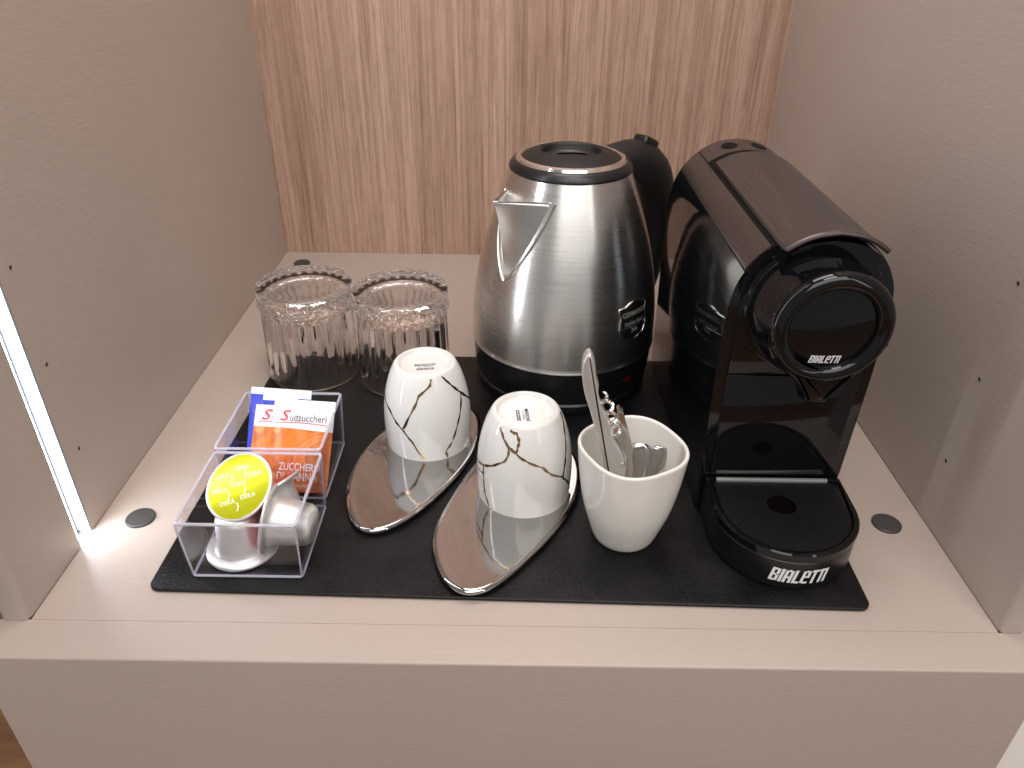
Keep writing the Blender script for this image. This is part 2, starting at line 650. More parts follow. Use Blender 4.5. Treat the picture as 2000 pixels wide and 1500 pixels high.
# light strip let into the left wall: the diffuser sits slanted in its channel
strip = thing("light_strip", (XL, 0.389, 0.001), "lit upright light strip let into the beige left side panel", "light strip")
zb, zt = 0.0015, ZT - 0.002
a, b = (XL - 0.0010, YS0 + 0.0006), (XL - 0.0070, YS0 + 0.0100)
nx, ny = 0.0004, 0.0008
V = [(a[0], a[1], zb), (b[0], b[1], zb), (b[0], b[1], zt), (a[0], a[1], zt)]
V += [(x - 0.0012, y + 0.0, z) for x, y, z in V]
build("diffuser", (V, [(0, 1, 2, 3), (7, 6, 5, 4), (0, 4, 5, 1), (3, 2, 6, 7), (0, 3, 7, 4), (1, 5, 6, 2)]), M_LED, strip, world=True, smooth=False)
df = strip.children[0]
df.data.materials.append(M_PROFILE)
for f_ in df.data.polygons:
    if f_.normal.x < 0.5 or f_.normal.y < 0.2:
        f_.material_index = 1
build("profile", merge(box((XL - 0.0108, YS1 - 0.0022, zb), (XL + 0.0002, YS1 - 0.0002, zt)),
                       box((XL - 0.0112, YS0 + 0.0002, zb), (XL - 0.0100, YS1 - 0.0024, zt))), M_PROFILE, strip, world=True)

# cover caps on the shelf
CAPS = "round cover caps on the shelf"
for (x, y, lab) in ((-0.2654, 0.4096, "round grey cover cap on the shelf beside the light strip and capsule bin"),
                    (0.2725, 0.4147, "round dark cover cap on the shelf to the side of the coffee machine"),
                    (-0.2647, 0.8817, "round dark cover cap on the shelf by the wood panel, behind the glasses")):
    tag(build("cover_cap", lathe([(0, 0.0), (0.0102, 0.0), (0.0102, 0.0012), (0.0094, 0.0019), (0.004, 0.0023), (0, 0.0024)], 40, c=(x, y, 0.0001)), M_CAP),
        lab, "cap", CAPS)

# ------------------------------------------------------------------ mat
mat_o = build("place_mat", stack(rrect(-0.2305, 0.2305, -0.155, 0.155, 0.007), [(0.0002, 0.0006), (0.0008, 0), (0.0024, 0), (0.0029, 0.0006), (0.003, 0.0018)]), M_MAT)
mat_o.location = (0.0015, 0.4915, 0)
mat_o.rotation_euler = (0, 0, R(-1.05))
tag(mat_o, "black leatherette mat with rounded corners lying on the shelf", "mat")
ZM = 0.003

# ------------------------------------------------------------------ kettle
KX, KY = 0.0458, 0.6224
k = thing("electric_kettle", (KX, KY, ZM), "brushed steel electric kettle with black lid, handle and base", "kettle")


def kp(prof):
    return [(r, z - ZM) for r, z in prof]


KR = catmull([(0.0822, 0.0470, 0), (0.0815, 0.075, 0), (0.0778, 0.105, 0), (0.0712, 0.135, 0), (0.0617, 0.165, 0), (0.0500, 0.1975, 0)], 8)


def krad(z):
    for p, q in zip(KR, KR[1:]):
        if p.y <= z <= q.y:
            return p.x + (q.x - p.x) * (z - p.y) / (q.y - p.y)
    return KR[-1].x if z > KR[-1].y else KR[0].x


body = build("body", lathe(kp([(0.0800, 0.0462), (0.0826, 0.0462), (0.0830, 0.0470), (0.0827, 0.0480)] + [(p.x, p.y) for p in KR[1:]] + [(0.048, 0.1985)]), 128), M_STEEL, k)
build("lower_shell", lathe(kp([(0.070, 0.0155), (0.0788, 0.0158), (0.0796, 0.018), (0.0812, 0.036), (0.0815, 0.0458), (0.079, 0.0461)]), 96), M_BPLAS, k)
build("power_base", lathe(kp([(0, 0.0032), (0.0765, 0.0032), (0.0785, 0.006), (0.0788, 0.0125), (0.0775, 0.0142), (0.070, 0.0146)]), 96), M_BPLAS, k)
col = build("collar", lathe(kp([(0.046, 0.1970), (0.0505, 0.1972), (0.0510, 0.1985), (0.0503, 0.2010), (0.0470, 0.2045), (0.0455, 0.2050), (0.0435, 0.2046)]), 96), M_BPLAS, k)
lid = build("lid", lathe(kp([(0, 0.2055), (0.0155, 0.2055), (0.0175, 0.2066), (0.0190, 0.2114), (0.0205, 0.2124), (0.026, 0.2118), (0.034, 0.2096), (0.0405, 0.2066), (0.0412, 0.2050)]), 96,
                             rf=lambda r, z, a, i: r * (1.0 + (0.28 * abs(math.cos(a)) ** 1.5 if r < 0.021 else 0))), M_BSOFT, k)
build("grip", tube([(-0.0185, 0, 0.2068 - ZM), (-0.010, 0, 0.2102 - ZM), (0, 0, 0.2108 - ZM), (0.010, 0, 0.2102 - ZM), (0.0185, 0, 0.2068 - ZM)], 0.0024, 12, flat=[0.004, 0.0052, 0.0056, 0.0052, 0.004]), M_BPLAS, lid)
build("chrome_ring", lathe(kp([(0.0402, 0.2062), (0.0415, 0.2076), (0.0442, 0.2068), (0.0455, 0.2050), (0.0435, 0.2043)]), 96), M_CHROME, lid)

# spout
SA = R(-135)
NS, NU = 22, 24
V, F = [], []
for i in range(NS + 1):
    s = i / NS
    z = 0.1190 + 0.0680 * s
    half = R(29) * (s ** 0.85)
    keel = (krad(z) + 0.0004) * (1 - s) + 0.0872 * s + 0.004 * math.sin(PI * s) * 0.5
    ra = krad(z) - 0.0004
    for j in range(NU + 1):
        u = -1 + 2 * j / NU
        w = (math.sqrt(u * u + 0.012) - math.sqrt(0.012)) / (math.sqrt(1.012) - math.sqrt(0.012))
        sg = 1 if u >= 0 else -1
        at = Vector((ra * math.cos(SA + half * sg * 1.0), ra * math.sin(SA + half * sg), 0))
        ke = Vector((keel * math.cos(SA), keel * math.sin(SA), 0))
        p = ke.lerp(at, w) if abs(u) > 1e-6 else ke
        zz = z - (0.004 * abs(u) ** 1.3) * s
        V.append((p.x, p.y, zz - ZM))
for i in range(NS):
    for j in range(NU):
        q = i * (NU + 1) + j
        F.append((q, q + 1, q + NU + 2, q + NU + 1))
sp = build("spout", (V, F), M_SPOUT, k, angle=60)
md = sp.modifiers.new("thick", 'SOLIDIFY')
md.thickness = 0.0009
md.offset = -1
for sg in (1, -1):
    path = []
    for i in range(NS + 1):
        s = i / NS
        z = 0.1180 + 0.0690 * s
        half = R(29) * (s ** 0.85) + R(0.9)
        r = krad(z - 0.004 * s) + 0.0002
        path.append((r * math.cos(SA + half * sg), r * math.sin(SA + half * sg), z - 0.004 * s - ZM))
    build("seam", tube(path, 0.0011, 8), M_POLISH, sp)
rim = [V[NS * (NU + 1) + j] for j in range(NU + 1)]
build("lip", tube(rim, 0.0007, 6), M_POLISH, sp)

# handle in the plane opposite to the spout
HA = R(41)
hd = Vector((math.cos(HA), math.sin(HA), 0))
hp = catmull([(0.034, 0.1940), (0.056, 0.1945), (0.078, 0.1905), (0.098, 0.1790), (0.1100, 0.161), (0.1150, 0.140), (0.1155, 0.115), (0.111, 0.088), (0.102, 0.062), (0.091, 0.046), (0.076, 0.040)], 5)
n = len(hp)
path = [hd * p.x + Vector((0, 0, p.y - ZM)) for p in hp]
rad = [q.x for q in catmull([(0.010, 0, 0), (0.0135, 0, 0), (0.0175, 0, 0), (0.0195, 0, 0), (0.0195, 0, 0), (0.0175, 0, 0), (0.0155, 0, 0), (0.0135, 0, 0), (0.0115, 0, 0), (0.010, 0, 0), (0.009, 0, 0)], 5)]
fl_ = [0.0165 + 0.002 * math.sin(PI * i / n) for i in range(n)]
hdl = build("handle", tube(path, rad, 20, flat=fl_), M_BSOFT, k)
c0 = hd * 0.092
bm = box((-0.010, -0.008, -0.004), (0.010, 0.008, 0.006), 0.003, 3)
bm.transform(Matrix.Translation(c0 + Vector((0, 0, 0.2022 - ZM))) @ Matrix.Rotation(HA, 4, 'Z') @ Matrix.Rotation(R(24), 4, 'Y'))
build("lid_release", bm, M_BPLAS, hdl)


# shield emblem pressed into the steel
def kwrap(az0, zc, off):
    def fn(u, v):
        z = zc + v
        r = krad(z) + off
        a_ = R(az0) + u / r
        return (r * math.cos(a_), r * math.sin(a_), z - ZM)
    return fn


fn = kwrap(-47, 0.0872, 0.0004)
sh = [(-0.0165, 0.0125), (-0.010, 0.0135), (-0.004, 0.0160), (0, 0.0168), (0.004, 0.0160), (0.010, 0.0135), (0.0165, 0.0125), (0.0150, 0.006), (0.0162, 0.000), (0.0165, -0.006), (0.0125, -0.0125), (0.006, -0.0145), (0, -0.0165), (-0.006, -0.0145), (-0.0125, -0.0125), (-0.0165, -0.006), (-0.0162, 0.0), (-0.0150, 0.006)]
shc = [(p.x, p.y) for p in catmull([(x, y, 0) for x, y in sh], 3, True)]
V = [fn(0, 0)] + [fn(x * s_, y * s_) for s_ in (0.33, 0.66, 1.0) for x, y in shc]
m_ = len(shc)
F = [(0, 1 + i, 1 + (i + 1) % m_) for i in range(m_)]
for q in range(2):
    F += [(1 + q * m_ + i, 1 + (q + 1) * m_ + i, 1 + (q + 1) * m_ + (i + 1) % m_, 1 + q * m_ + (i + 1) % m_) for i in range(m_)]
emb = build("emblem", (V, F), M_POLISH, k)
build("emblem_rim", tube([fn(x, y) for x, y in shc] + [fn(*shc[0])], 0.00055, 6), M_CHROME, emb)
build("emblem_rule", tube([kwrap(-47, 0.0872, 0.0005)(-0.0155 + 0.031 * i / 8, -0.0045) for i in range(9)], 0.0003, 5), M_CHROME, emb)
fnt = kwrap(-47, 0.0872, 0.0007)
text("lettering", "GERMANY", 0.0062, lambda u, v: fnt(u, v + 0.0068), M_SATIN, emb, bold=0.01, sx=0.95)
text("lettering", "Stainless-Steel", 0.0050, lambda u, v: fnt(u, v - 0.0010), M_SATIN, emb, bold=0.008, sx=0.80)
text("lettering", "304", 0.0052, lambda u, v: fnt(u, v - 0.0080), M_SATIN, emb, bold=0.01)
V = []
for i in range(20):
    a_ = 2 * PI * i / 20
    az, z = R(-48.7) + 0.0052 / 0.082 * math.cos(a_), 0.0315 + 0.0024 * math.sin(a_)
    V.append((0.0816 * math.cos(az), 0.0816 * math.sin(az), z - ZM))
build("indicator_lens", (V, [tuple(range(20))]), M_RED, k, smooth=False)

# ------------------------------------------------------------------ tumblers
NF = 26


def glass_r(r, z, a, i):
    return r


def tumbler_mesh():
    seg = NF * 14
    zs_out = [0.0, 0.0006, 0.0016, 0.004, 0.010, 0.0135, 0.017, 0.021, 0.026, 0.034, 0.044, 0.054, 0.060, 0.0635, 0.0665, 0.0685, 0.0700, 0.0712]
    prof = []
    for z in zs_out:
        r = 0.0420 - 0.0016 * (z / 0.07)
        if z < 0.001:
            r -= 0.0007
        prof.append((r, z))
    band = [0.0722, 0.0732] + [0.0738 + 0.0100 * q / 8 for q in range(9)] + [0.0846, 0.0860]
    for q, z in enumerate(band):
        r = 0.0425
        if q == 0:
            r = 0.0412
        prof.append((r, z))
    prof += [(0.0424, 0.0878), (0.0416, 0.0889), (0.0402, 0.0894), (0.0380, 0.0896), (0.0345, 0.0896), (0.0310, 0.0894), (0.025, 0.0892), (0.012, 0.0890), (0, 0.0890)]
    inner = [(0, 0.0725), (0.014, 0.0722), (0.026, 0.0710), (0.0335, 0.0680), (0.0368, 0.064), (0.0373, 0.055), (0.0380, 0.035), (0.0388, 0.015), (0.0396, 0.004), (0.0400, 0.0006), (0.0403, 0.0)]
    nb = len(prof)

    def rf(r, z, a, i):
        if i >= nb:
            return r
        if 0.0135 <= z <= 0.0700:
            f = min(1, (z - 0.012) / 0.008) * min(1, (0.0705 - z) / 0.003)
            u = (a * NF / (2 * PI)) % 1.0
            return r - 0.0023 * max(f, 0) * (1 - abs(math.sin(PI * u))) ** 0.9
        if 0.0736 <= z <= 0.0840:
            v = (z - 0.0738) / 0.0100
            u = a * 22 / (2 * PI)
            p = abs(((u + v) % 1.0) - 0.5) * 2
            q = abs(((u - v) % 1.0) - 0.5) * 2
            return r - 0.0024 * (1 - min(p, q)) * (0.3 + 0.7 * math.sin(PI * min(max(v, 0.02), 0.98)))
        return r
    V1, F1 = lathe(prof + inner[1:-1] if False else prof, seg, rf)
    V2, F2 = lathe(inner, seg)
    off = len(V1)
    F2 = [tuple(off + q for q in f) for f in F2]
    # stitch the mouth: outer ring 0 with the last inner ring
    o0 = list(range(seg))
    i0 = list(range(off + len(V2) - seg, off + len(V2)))
    F3 = [(o0[i], o0[(i + 1) % seg], i0[(i + 1) % seg], i0[i]) for i in range(seg)]
    return V1 + V2, F1 + F2 + F3


g1 = build("tumbler", tumbler_mesh(), M_GLASS, angle=22)
g1.data.materials.append(M_FOOT)
for f_ in g1.data.polygons:
    if f_.center.z > 0.0872:
        f_.material_index = 1
    if 0.0735 < f_.center.z < 0.0842 and math.hypot(f_.center.x, f_.center.y) > 0.0385:
        f_.use_smooth = False
g1.location = (-0.1869, 0.6184, ZM + 0.0003)
tag(g1, "upturned clear ribbed glass tumbler standing between the left wall and the other glass", "glass", "upturned ribbed glass tumblers")
g2 = g1.copy()
C.objects.link(g2)
g2.location = (-0.0998, 0.6105, ZM + 0.0003)
g2.rotation_euler = (0, 0, R(5))
tag(g2, "upturned clear ribbed glass tumbler standing beside the kettle, behind the veined cup", "glass", "upturned ribbed glass tumblers")

# ------------------------------------------------------------------ mirror saucers
S1 = [(-.1219, .4263), (-.1240, .4576), (-.1165, .4904), (-.1040, .5170), (-.0850, .5410), (-.0610, .5560), (-.0400, .5540), (-.0270, .5380), (-.0239, .5150), (-.0290, .4820), (-.0405, .4500), (-.0643, .4110), (-.0820, .3940), (-.0980, .3878), (-.1120, .3970)]
S2 = [(-.0540, .3780), (-.0531, .3991), (-.0455, .4256), (-.0275, .4760), (-.0080, .5020), (.0140, .5120), (.0360, .5060), (.0490, .4900), (.0556, .4670), (.0510, .4290), (.0325, .3920), (.0020, .3510), (-.0140, .3370), (-.0310, .3335), (-.0450, .3480)]
LV = [(0.0003, 0.007), (0.0010, 0.0035), (0.0026, 0.0008), (0.0042, 0.0), (0.0056, 0.0007), (0.0064, 0.0021), (0.0066, 0.0034), (0.0064, 0.0048), (0.0062, 0.0064)]
for SS, c_, lab in ((S1, (-0.0744, 0.4745), "silver mirror-glazed pebble-shaped saucer beside the sugar sachet bin"),
                    (S2, (0.0000, 0.4230), "silver mirror-glazed pebble-shaped saucer beside the white corkscrew cup")):
    pts = [(p.x - c_[0], p.y - c_[1]) for p in catmull([(x, y, 0) for x, y in SS], 8, True)]
    pts = smooth_loop(pts, 40)
    o = build("saucer", stack(pts, LV), M_SAUCER, angle=70)
    o.location = (c_[0], c_[1], ZM)
    tag(o, lab, "saucer", "mirror-glazed saucers")
ZS = ZM + 0.0063

# ------------------------------------------------------------------ veined cups standing upside down
MP = catmull([(0.0336, 0.0, 0), (0.0343, .010, 0), (0.0345, .020, 0), (0.0342, .030, 0), (0.0332, .040, 0), (0.0313, .050, 0), (0.0284, .060, 0), (0.0260, .066, 0), (0.0238, .0702, 0), (0.0222, .0714, 0)], 5)


def mrad(z):
    for p, q in zip(MP, MP[1:]):
        if p.y <= z <= q.y:
            return p.x + (q.x - p.x) * (z - p.y) / max(q.y - p.y, 1e-9)
    return MP[-1].x if z > MP[-1].y else MP[0].x


def veined_cup(loc, lab, veins, stamp_rot, stamp_off):
    t_ = thing("cup", loc, lab, "cup", "upside down veined cups on saucers")
    prof = [(0.0316, 0.0006), (0.0326, 0.0)] + [(p.x, p.y) for p in MP] + [(0.0208, 0.0716), (0.0200, 0.0708), (0.0196, 0.0690), (0.0184, 0.0681), (0.0150, 0.0679), (0, 0.0678)]
    inner = [(0, 0.0645), (0.018, 0.0640), (0.026, 0.058), (0.0305, 0.040), (0.0318, 0.020), (0.0316, 0.0006)]
    b_ = build("body", lathe(inner + prof[1:], 96), M_CER, t_, angle=50)
    for pts in veins:
        P_ = []
        for (a0_, z0_), (a1_, z1_) in zip(pts, pts[1:]):
            for q in range(4):
                f_ = q / 4
                jit = 0 if q == 0 else 1
                P_.append(Vector((a0_ + (a1_ - a0_) * f_ + jit * random.uniform(-0.5, 0.5), z0_ + (z1_ - z0_) * f_ + jit * random.uniform(-.00025, .00025), 0)))
        P_.append(Vector((*pts[-1], 0)))
        V_, F_ = [], []
        m = len(P_)
        for i, p in enumerate(P_):
            q0, q1 = P_[max(i - 1, 0)], P_[min(i + 1, m - 1)]
            r = mrad(p.y)
            d = Vector((R(q1.x - q0.x) * r, q1.y - q0.y))
            if d.length < 1e-9:
                d = Vector((1, 0))
            d.normalize()
            w = 0.00062 * (0.55 + 1.25 * abs(math.sin(i * 0.83 + pts[0][0])) * random.uniform(0.6, 1.15))
            for sg in (-1, 1):
                z = min(max(p.y + d.x * w * sg, 0.0003), 0.0712)
                a_ = R(p.x) - d.y * w * sg / r
                rr = mrad(z) + 0.00022
                V_.append((rr * math.cos(a_), rr * math.sin(a_), z + 0.0001))
            if i:
                q = 2 * i
                F_.append((q - 2, q - 1, q + 1, q))
        build("gold_vein", (V_, F_), M_GOLD, b_)
    cs, sn = math.cos(R(stamp_rot)), math.sin(R(stamp_rot))

    def fn(u, v):
        return (stamp_off[0] + u * cs - v * sn, stamp_off[1] + u * sn + v * cs, 0.06815)
    text("stamp", "MAISONS", 0.0038, lambda u, v: fn(u, v + 0.0030), M_INK, b_, bold=0.012)
    text("stamp", "DU  MONDE", 0.0020, lambda u, v: fn(u, v + 0.0004), M_INK, b_)
    V_, F_ = [], []
    x = -0.0068
    while x < 0.0064:
        w = random.choice((0.0009, 0.0013, 0.0017))
        for y0, y1 in ((-0.0018, -0.0030), (-0.0033, -0.0045)):
            q = len(V_)
            V_ += [fn(x, y0 - random.uniform(0, 0.0003)), fn(x + w, y0), fn(x + w, y1), fn(x + w * 0.2, y1)]
            F_.append((q, q + 1, q + 2, q + 3))
        x += w + random.choice((0.0003, 0.0006))
    build("care_symbols", (V_, F_), M_GREYINK, b_, smooth=False)
    return t_


veined_cup((-0.0672, 0.5026, ZS), "upside down white cup with a gold vein fork, on the saucer beside the sachet bin",
           [[(-73.7, .0691), (-76, .065), (-94, .0576), (-102.6, .0462), (-116, .029)],
            [(-168.4, .0461), (-140.7, .0392), (-126.7, .0317), (-116.1, .0272), (-104.5, .0185), (-90.6, .0016)],
            [(-53.4, .0695), (-41.1, .0613), (-25.7, .0519), (-10.1, .043), (12, .032), (40, .03)],
            [(-25.7, .0519), (-33.9, .0385), (-42.4, .0273), (-50.9, .0152), (-61.1, .0076), (-58.9, .0010)],
            [(150, .06), (170, .05), (191.6, .0461)], [(100, .005), (112, .03), (92, .05), (95, .066)]], 8, (0.0005, -0.0035))
veined_cup((0.0098, 0.4386, ZS), "upside down white cup with crossing gold veins, on the saucer beside the corkscrew cup",
           [[(-133.2, .068), (-124.3, .0632), (-112.8, .0572), (-112.1, .0516), (-116.5, .0464), (-134, .0391), (-148.1, .0348), (-166.1, .0314), (-190, .03)],
            [(-148.1, .0348), (-146.6, .0229), (-143.8, .01), (-137.9, .0011)],
            [(-112.8, .0572), (-99.5, .0528), (-85.1, .0477), (-68.6, .043), (-56.6, .0351), (-40.2, .0287), (-26.1, .0186), (-16.8, .0096), (-5, .002)],
            [(-114.5, .0682), (-107.7, .067), (-103.6, .067), (-99.4, .0624), (-100.3, .059), (-102.3, .054)],
            [(-5, .07), (-18.7, .0609), (-26.5, .0493), (-34.2, .0374), (-39.2, .0283)],
            [(-164.5, .0257), (-146.9, .0273)], [(60, .01), (75, .035), (60, .06)]], -84, (-0.002, -0.004))

# ------------------------------------------------------------------ plain cup with corkscrew and spoons
CX, CY = 0.0795, 0.3985
cup = thing("cup", (CX, CY, ZM), "plain cream white cup standing upright with a corkscrew and spoons in it", "cup")


def sq(r, z, a, i):
    k_ = min(1, max(0, z / 0.076))
    a2 = a - R(28)
    n_ = 2.0 + 0.6 * k_ ** 0.7
    f = (abs(math.cos(a2)) ** n_ + abs(math.sin(a2)) ** n_) ** (-1 / n_)
    return r * (f / (1 + 0.085 * k_))


outer = catmull([(0.0195, 0.0003, 0), (0.0218, 0.0035, 0), (0.0252, 0.0140, 0), (0.0298, 0.0300, 0), (0.0334, 0.0500, 0), (0.0356, 0.0680, 0), (0.0364, 0.0752, 0)], 5)
inn = catmull([(0.0338, 0.0752, 0), (0.0328, 0.0660, 0), (0.0300, 0.0480, 0), (0.0260, 0.0290, 0), (0.0205, 0.0120, 0), (0.0120, 0.0062, 0)], 5)
prof = [(0, 0.0012), (0.0170, 0.0012), (0.0180, 0.0003)] + [(p.x, p.y) for p in outer] + [(0.0360, 0.0762), (0.0351, 0.0766), (0.0342, 0.0762)] + [(p.x, p.y) for p in inn] + [(0, 0.0058)]
build("body", lathe(prof, 96, sq), M_CER2, cup, angle=60)

ck = thing("corkscrew", (0.066, 0.395, 0.02), "silver folding corkscrew with curved lever handle leaning in the plain cup", "corkscrew")
ho = [(.0452, .1516), (.0423, .1475), (.0421, .137), (.0442, .1241), (.0483, .112), (.0526, .0973), (.0569, .0833), (.0618, .0639), (.064, .0538), (.068, .030), (.074, .030), (.0745, .054), (.0751, .069), (.0695, .0835), (.0645, .0917), (.0622, .1021), (.0556, .1144), (.0526, .1243), (.0531, .1297), (.0509, .135), (.0497, .1455), (.0475, .1506)]
ho = [(p.x, p.y) for p in catmull([(x, z, 0) for x, z in ho], 3, True)]
h_ = build("lever_handle", plate_xz(smooth_loop(ho, 2), 0.3890, 0.3990, 0.0022), M_SATIN, ck, world=True, angle=50)
ao = [(.0676, .1107), (.0659, .109), (.0667, .1044), (.069, .0999), (.0686, .0941), (.0654, .0917), (.070, .0835), (.0752, .0739), (.0762, .064), (.0752, .045), (.0795, .045), (.0800, .064), (.0787, .0728), (.0784, .0812), (.0742, .0953), (.0703, .1068), (.0696, .1096)]
build("boot_lever", plate_xz(ao, 0.3915, 0.3995, 0.0006), M_POLISH, ck, world=True)
p0, p1 = Vector((.0560, .3940, .1225)), Vector((.0668, .3940, .0920))
ax = (p1 - p0).normalized()
e1 = Vector((0, 1, 0))
e2 = ax.cross(e1)
path = []
for i in range(90):
    s = i / 89
    rr = 0.0034 * min(1, 0.25 + s * 4)
    a_ = 2 * PI * 3.6 * s
    path.append(p0.lerp(p1, s) + e1 * rr * math.cos(a_) + e2 * rr * math.sin(a_))
build("worm", tube(path, [0.0006 + 0.0007 * min(1, i / 10) for i in range(90)], 8), M_CHROME, ck, world=True)
build("hinge_pin", lathe([(0, -0.0004), (0.0017, -0.0004), (0.0017, 0.011), (0, 0.011)], 16, c=(0.0725, 0.3995, 0.0700), axis='Y'), M_CHROME, ck, world=True)


def spoon(tip, foot, wid, lab):
    t_ = thing("teaspoon", foot, lab, "spoon", "spoons in the plain cup")
    a0, b0 = Vector(tip), Vector(foot)
    d = (b0 - a0)
    L = d.length
    d.normalize()
    side = d.cross(Vector((0, 1, 0))).normalized()
    nn = side.cross(d).normalized()

    def plate(us, ws, th, dish=0.0):
        V_, F_ = [], []
        for sgn in (1, -1):
            for u, w in zip(us, ws):
                for v in (-1, -0.6, 0, 0.6, 1):
                    V_.append(a0 + d * (u * L) + side * (w * v) + nn * (sgn * th * 0.5 + dish * w * (v * v - 1) * 0.5))
        m = len(us) * 5
        for q in (0, m):
            for i in range(len(us) - 1):
                for j in range(4):
                    F_.append((q + i * 5 + j, q + i * 5 + j + 1, q + i * 5 + j + 6, q + i * 5 + j + 5))
        for i in range(len(us) - 1):
            for e in (0, 4):
                F_.append((i * 5 + e, (i + 1) * 5 + e, m + (i + 1) * 5 + e, m + i * 5 + e))
        for i in (0, len(us) - 1):
            for j in range(4):
                F_.append((i * 5 + j, i * 5 + j + 1, m + i * 5 + j + 1, m + i * 5 + j))
        return V_, F_
    us = [0, .02, .06, .12, .20, .30, .42, .55, .66]
    ws = [wid * .45, wid * .78, wid * .97, wid, wid * .85, wid * .6, wid * .38, wid * .28, wid * .26]
    build("handle", plate(us, ws, 0.0016, 0.35), M_SPOON, t_, world=True, angle=60)
    us = [.655, .70, .75, .82, .90, .96, 1.0]
    ws = [wid * .26, wid * .5, wid * .85, wid * 1.0, wid * .9, wid * .6, wid * .15]
    build("bowl", plate(us, ws, 0.0011, 0.8), M_SPOON, t_, world=True, angle=60)


spoon((0.0880, 0.4130, 0.0705), (0.0805, 0.388, 0.0125), 0.0078, "shiny teaspoon with broad handle end, next to the corkscrew in the cup")
spoon((0.1040, 0.4150, 0.0660), (0.0810, 0.399, 0.0125), 0.0074, "shiny teaspoon leaning away from the corkscrew towards the cup wall")

# ------------------------------------------------------------------ coffee machine
MX = 0.1840
mc = thing("coffee_machine", (MX, 0.50, ZM), "glossy black capsule coffee machine with brown brushed lever cover", "coffee machine")
AR = catmull([(0, .2165, 0), (.016, .2140, 0), (.031, .2060, 0), (.0415, .1950, 0), (.0480, .1820, 0), (.0508, .1660, 0)], 6)


def arch(x):
    x = abs(x)
    for p, q in zip(AR, AR[1:]):
        if p.x <= x <= q.x:
            return p.y + (q.y - p.y) * (x - p.x) / max(q.x - p.x, 1e-9)
    return AR[-1].y


half = [(p.x, p.y) for p in AR]
ol = [(MX - x, z) for x, z in reversed(half[1:])] + [(MX + x, z) for x, z in half]
ol += [(MX + .0510, .120), (MX + .0492, .040), (MX + .0485, .0045), (MX - .0485, .0045), (MX - .0492, .040), (MX - .0510, .120)]
ol.reverse()
build("body", slab(ol, 0.4250, 0.6400, 0.0022, 3), M_GLOSS, mc, world=True, angle=40)


def arch_plate(x0, x1, y0, y1, lift, th, nx_=16, ny_=2, zf=None, bev=0.0006):
    V_, F_ = [], []
    for s_ in (0, 1):
        for j in range(ny_ + 1):
            y = y0 + (y1 - y0) * j / ny_
            for i in range(nx_ + 1):
                x = x0 + (x1 - x0) * i / nx_
                z = arch(x) + lift + (th if s_ else 0) + (zf(y, x) if zf else 0)
                V_.append((MX + x, y, z))
    m = (nx_ + 1) * (ny_ + 1)
    for s_ in (0, 1):
        for j in range(ny_):
            for i in range(nx_):
                q = s_ * m + j * (nx_ + 1) + i
                F_.append((q, q + 1, q + nx_ + 2, q + nx_ + 1))
    for i in range(nx_):
        for j in (0, ny_):
            q = j * (nx_ + 1) + i
            F_.append((q, q + 1, m + q + 1, m + q))
    for j in range(ny_):
        for i in (0, nx_):
            q = j * (nx_ + 1) + i
            F_.append((q, q + nx_ + 1, m + q + nx_ + 1, m + q))
    return V_, F_


build("side_cover", arch_plate(-.0440, -.0312, .4262, .6395, -0.0004, 0.0013), M_BROWN, mc, world=True)
build("side_cover", arch_plate(.0312, .0440, .4262, .6395, -0.0004, 0.0013), M_BROWN, mc, world=True)
ctl = build("control_strip", arch_plate(-.0308, .0308, .6040, .6395, -0.0004, 0.0019), M_BROWN, mc, world=True)
for x in (-0.0115, 0.0125):
    V = []
    for i in range(24):
        a_ = 2 * PI * i / 24
        xx = x + 0.0062 * math.cos(a_)
        V.append((MX + xx, 0.6210 + 0.0085 * math.sin(a_), arch(xx) + 0.0018))
    build("button", (V, [tuple(range(24))]), M_BUTTON_GAP, ctl, world=True, smooth=False)


def lever_z(y, x):
    f = max(0, (0.428 - y) / 0.022)
    return 0.0015 + 0.0030 * f * f * (0.5 + 0.5 * (1 - (x / 0.029) ** 2))


build("lever_gap_shade", arch_plate(-.0310, .0310, .4262, .6150, -0.0004, 0.0008), M_BUTTON_GAP, mc, world=True)  # black sheet laid on the body, standing for shade in the lever gap
lv = build("lever", arch_plate(-.0288, .0290, .4065, .5890, 0.0002, 0.0026, 24, 40, lever_z), M_BROWN, mc, world=True, angle=50)
lip = []
for i in range(25):
    x = -.029 + .058 * i / 24
    lip.append((MX + x, 0.4063, arch(x) + 0.0015 + lever_z(0.4065, x) * 1.0))
build("lever_lip", tube(lip, 0.0016, 8), M_BROWN, lv, world=True)
build("lever_underside", arch_plate(-.0275, .0275, .4100, .4255, -0.0150, 0.0148), M_GLOSS2, mc, world=True)

# front panels
build("front_panel", slab([(MX - .0425, .0365), (MX + .0425, .0365), (MX + .0438, .1185), (MX - .0438, .1185)], 0.4238, 0.4262, 0.0005, 2), M_GLOSS2, mc, world=True)
build("front_panel", slab([(MX - .0438, .1195), (MX + .0438, .1195), (MX + .0440, .172), (MX + .036, .192), (MX - .036, .192), (MX - .0440, .172)], 0.4238, 0.4262, 0.0005, 2), M_GLOSS2, mc, world=True)

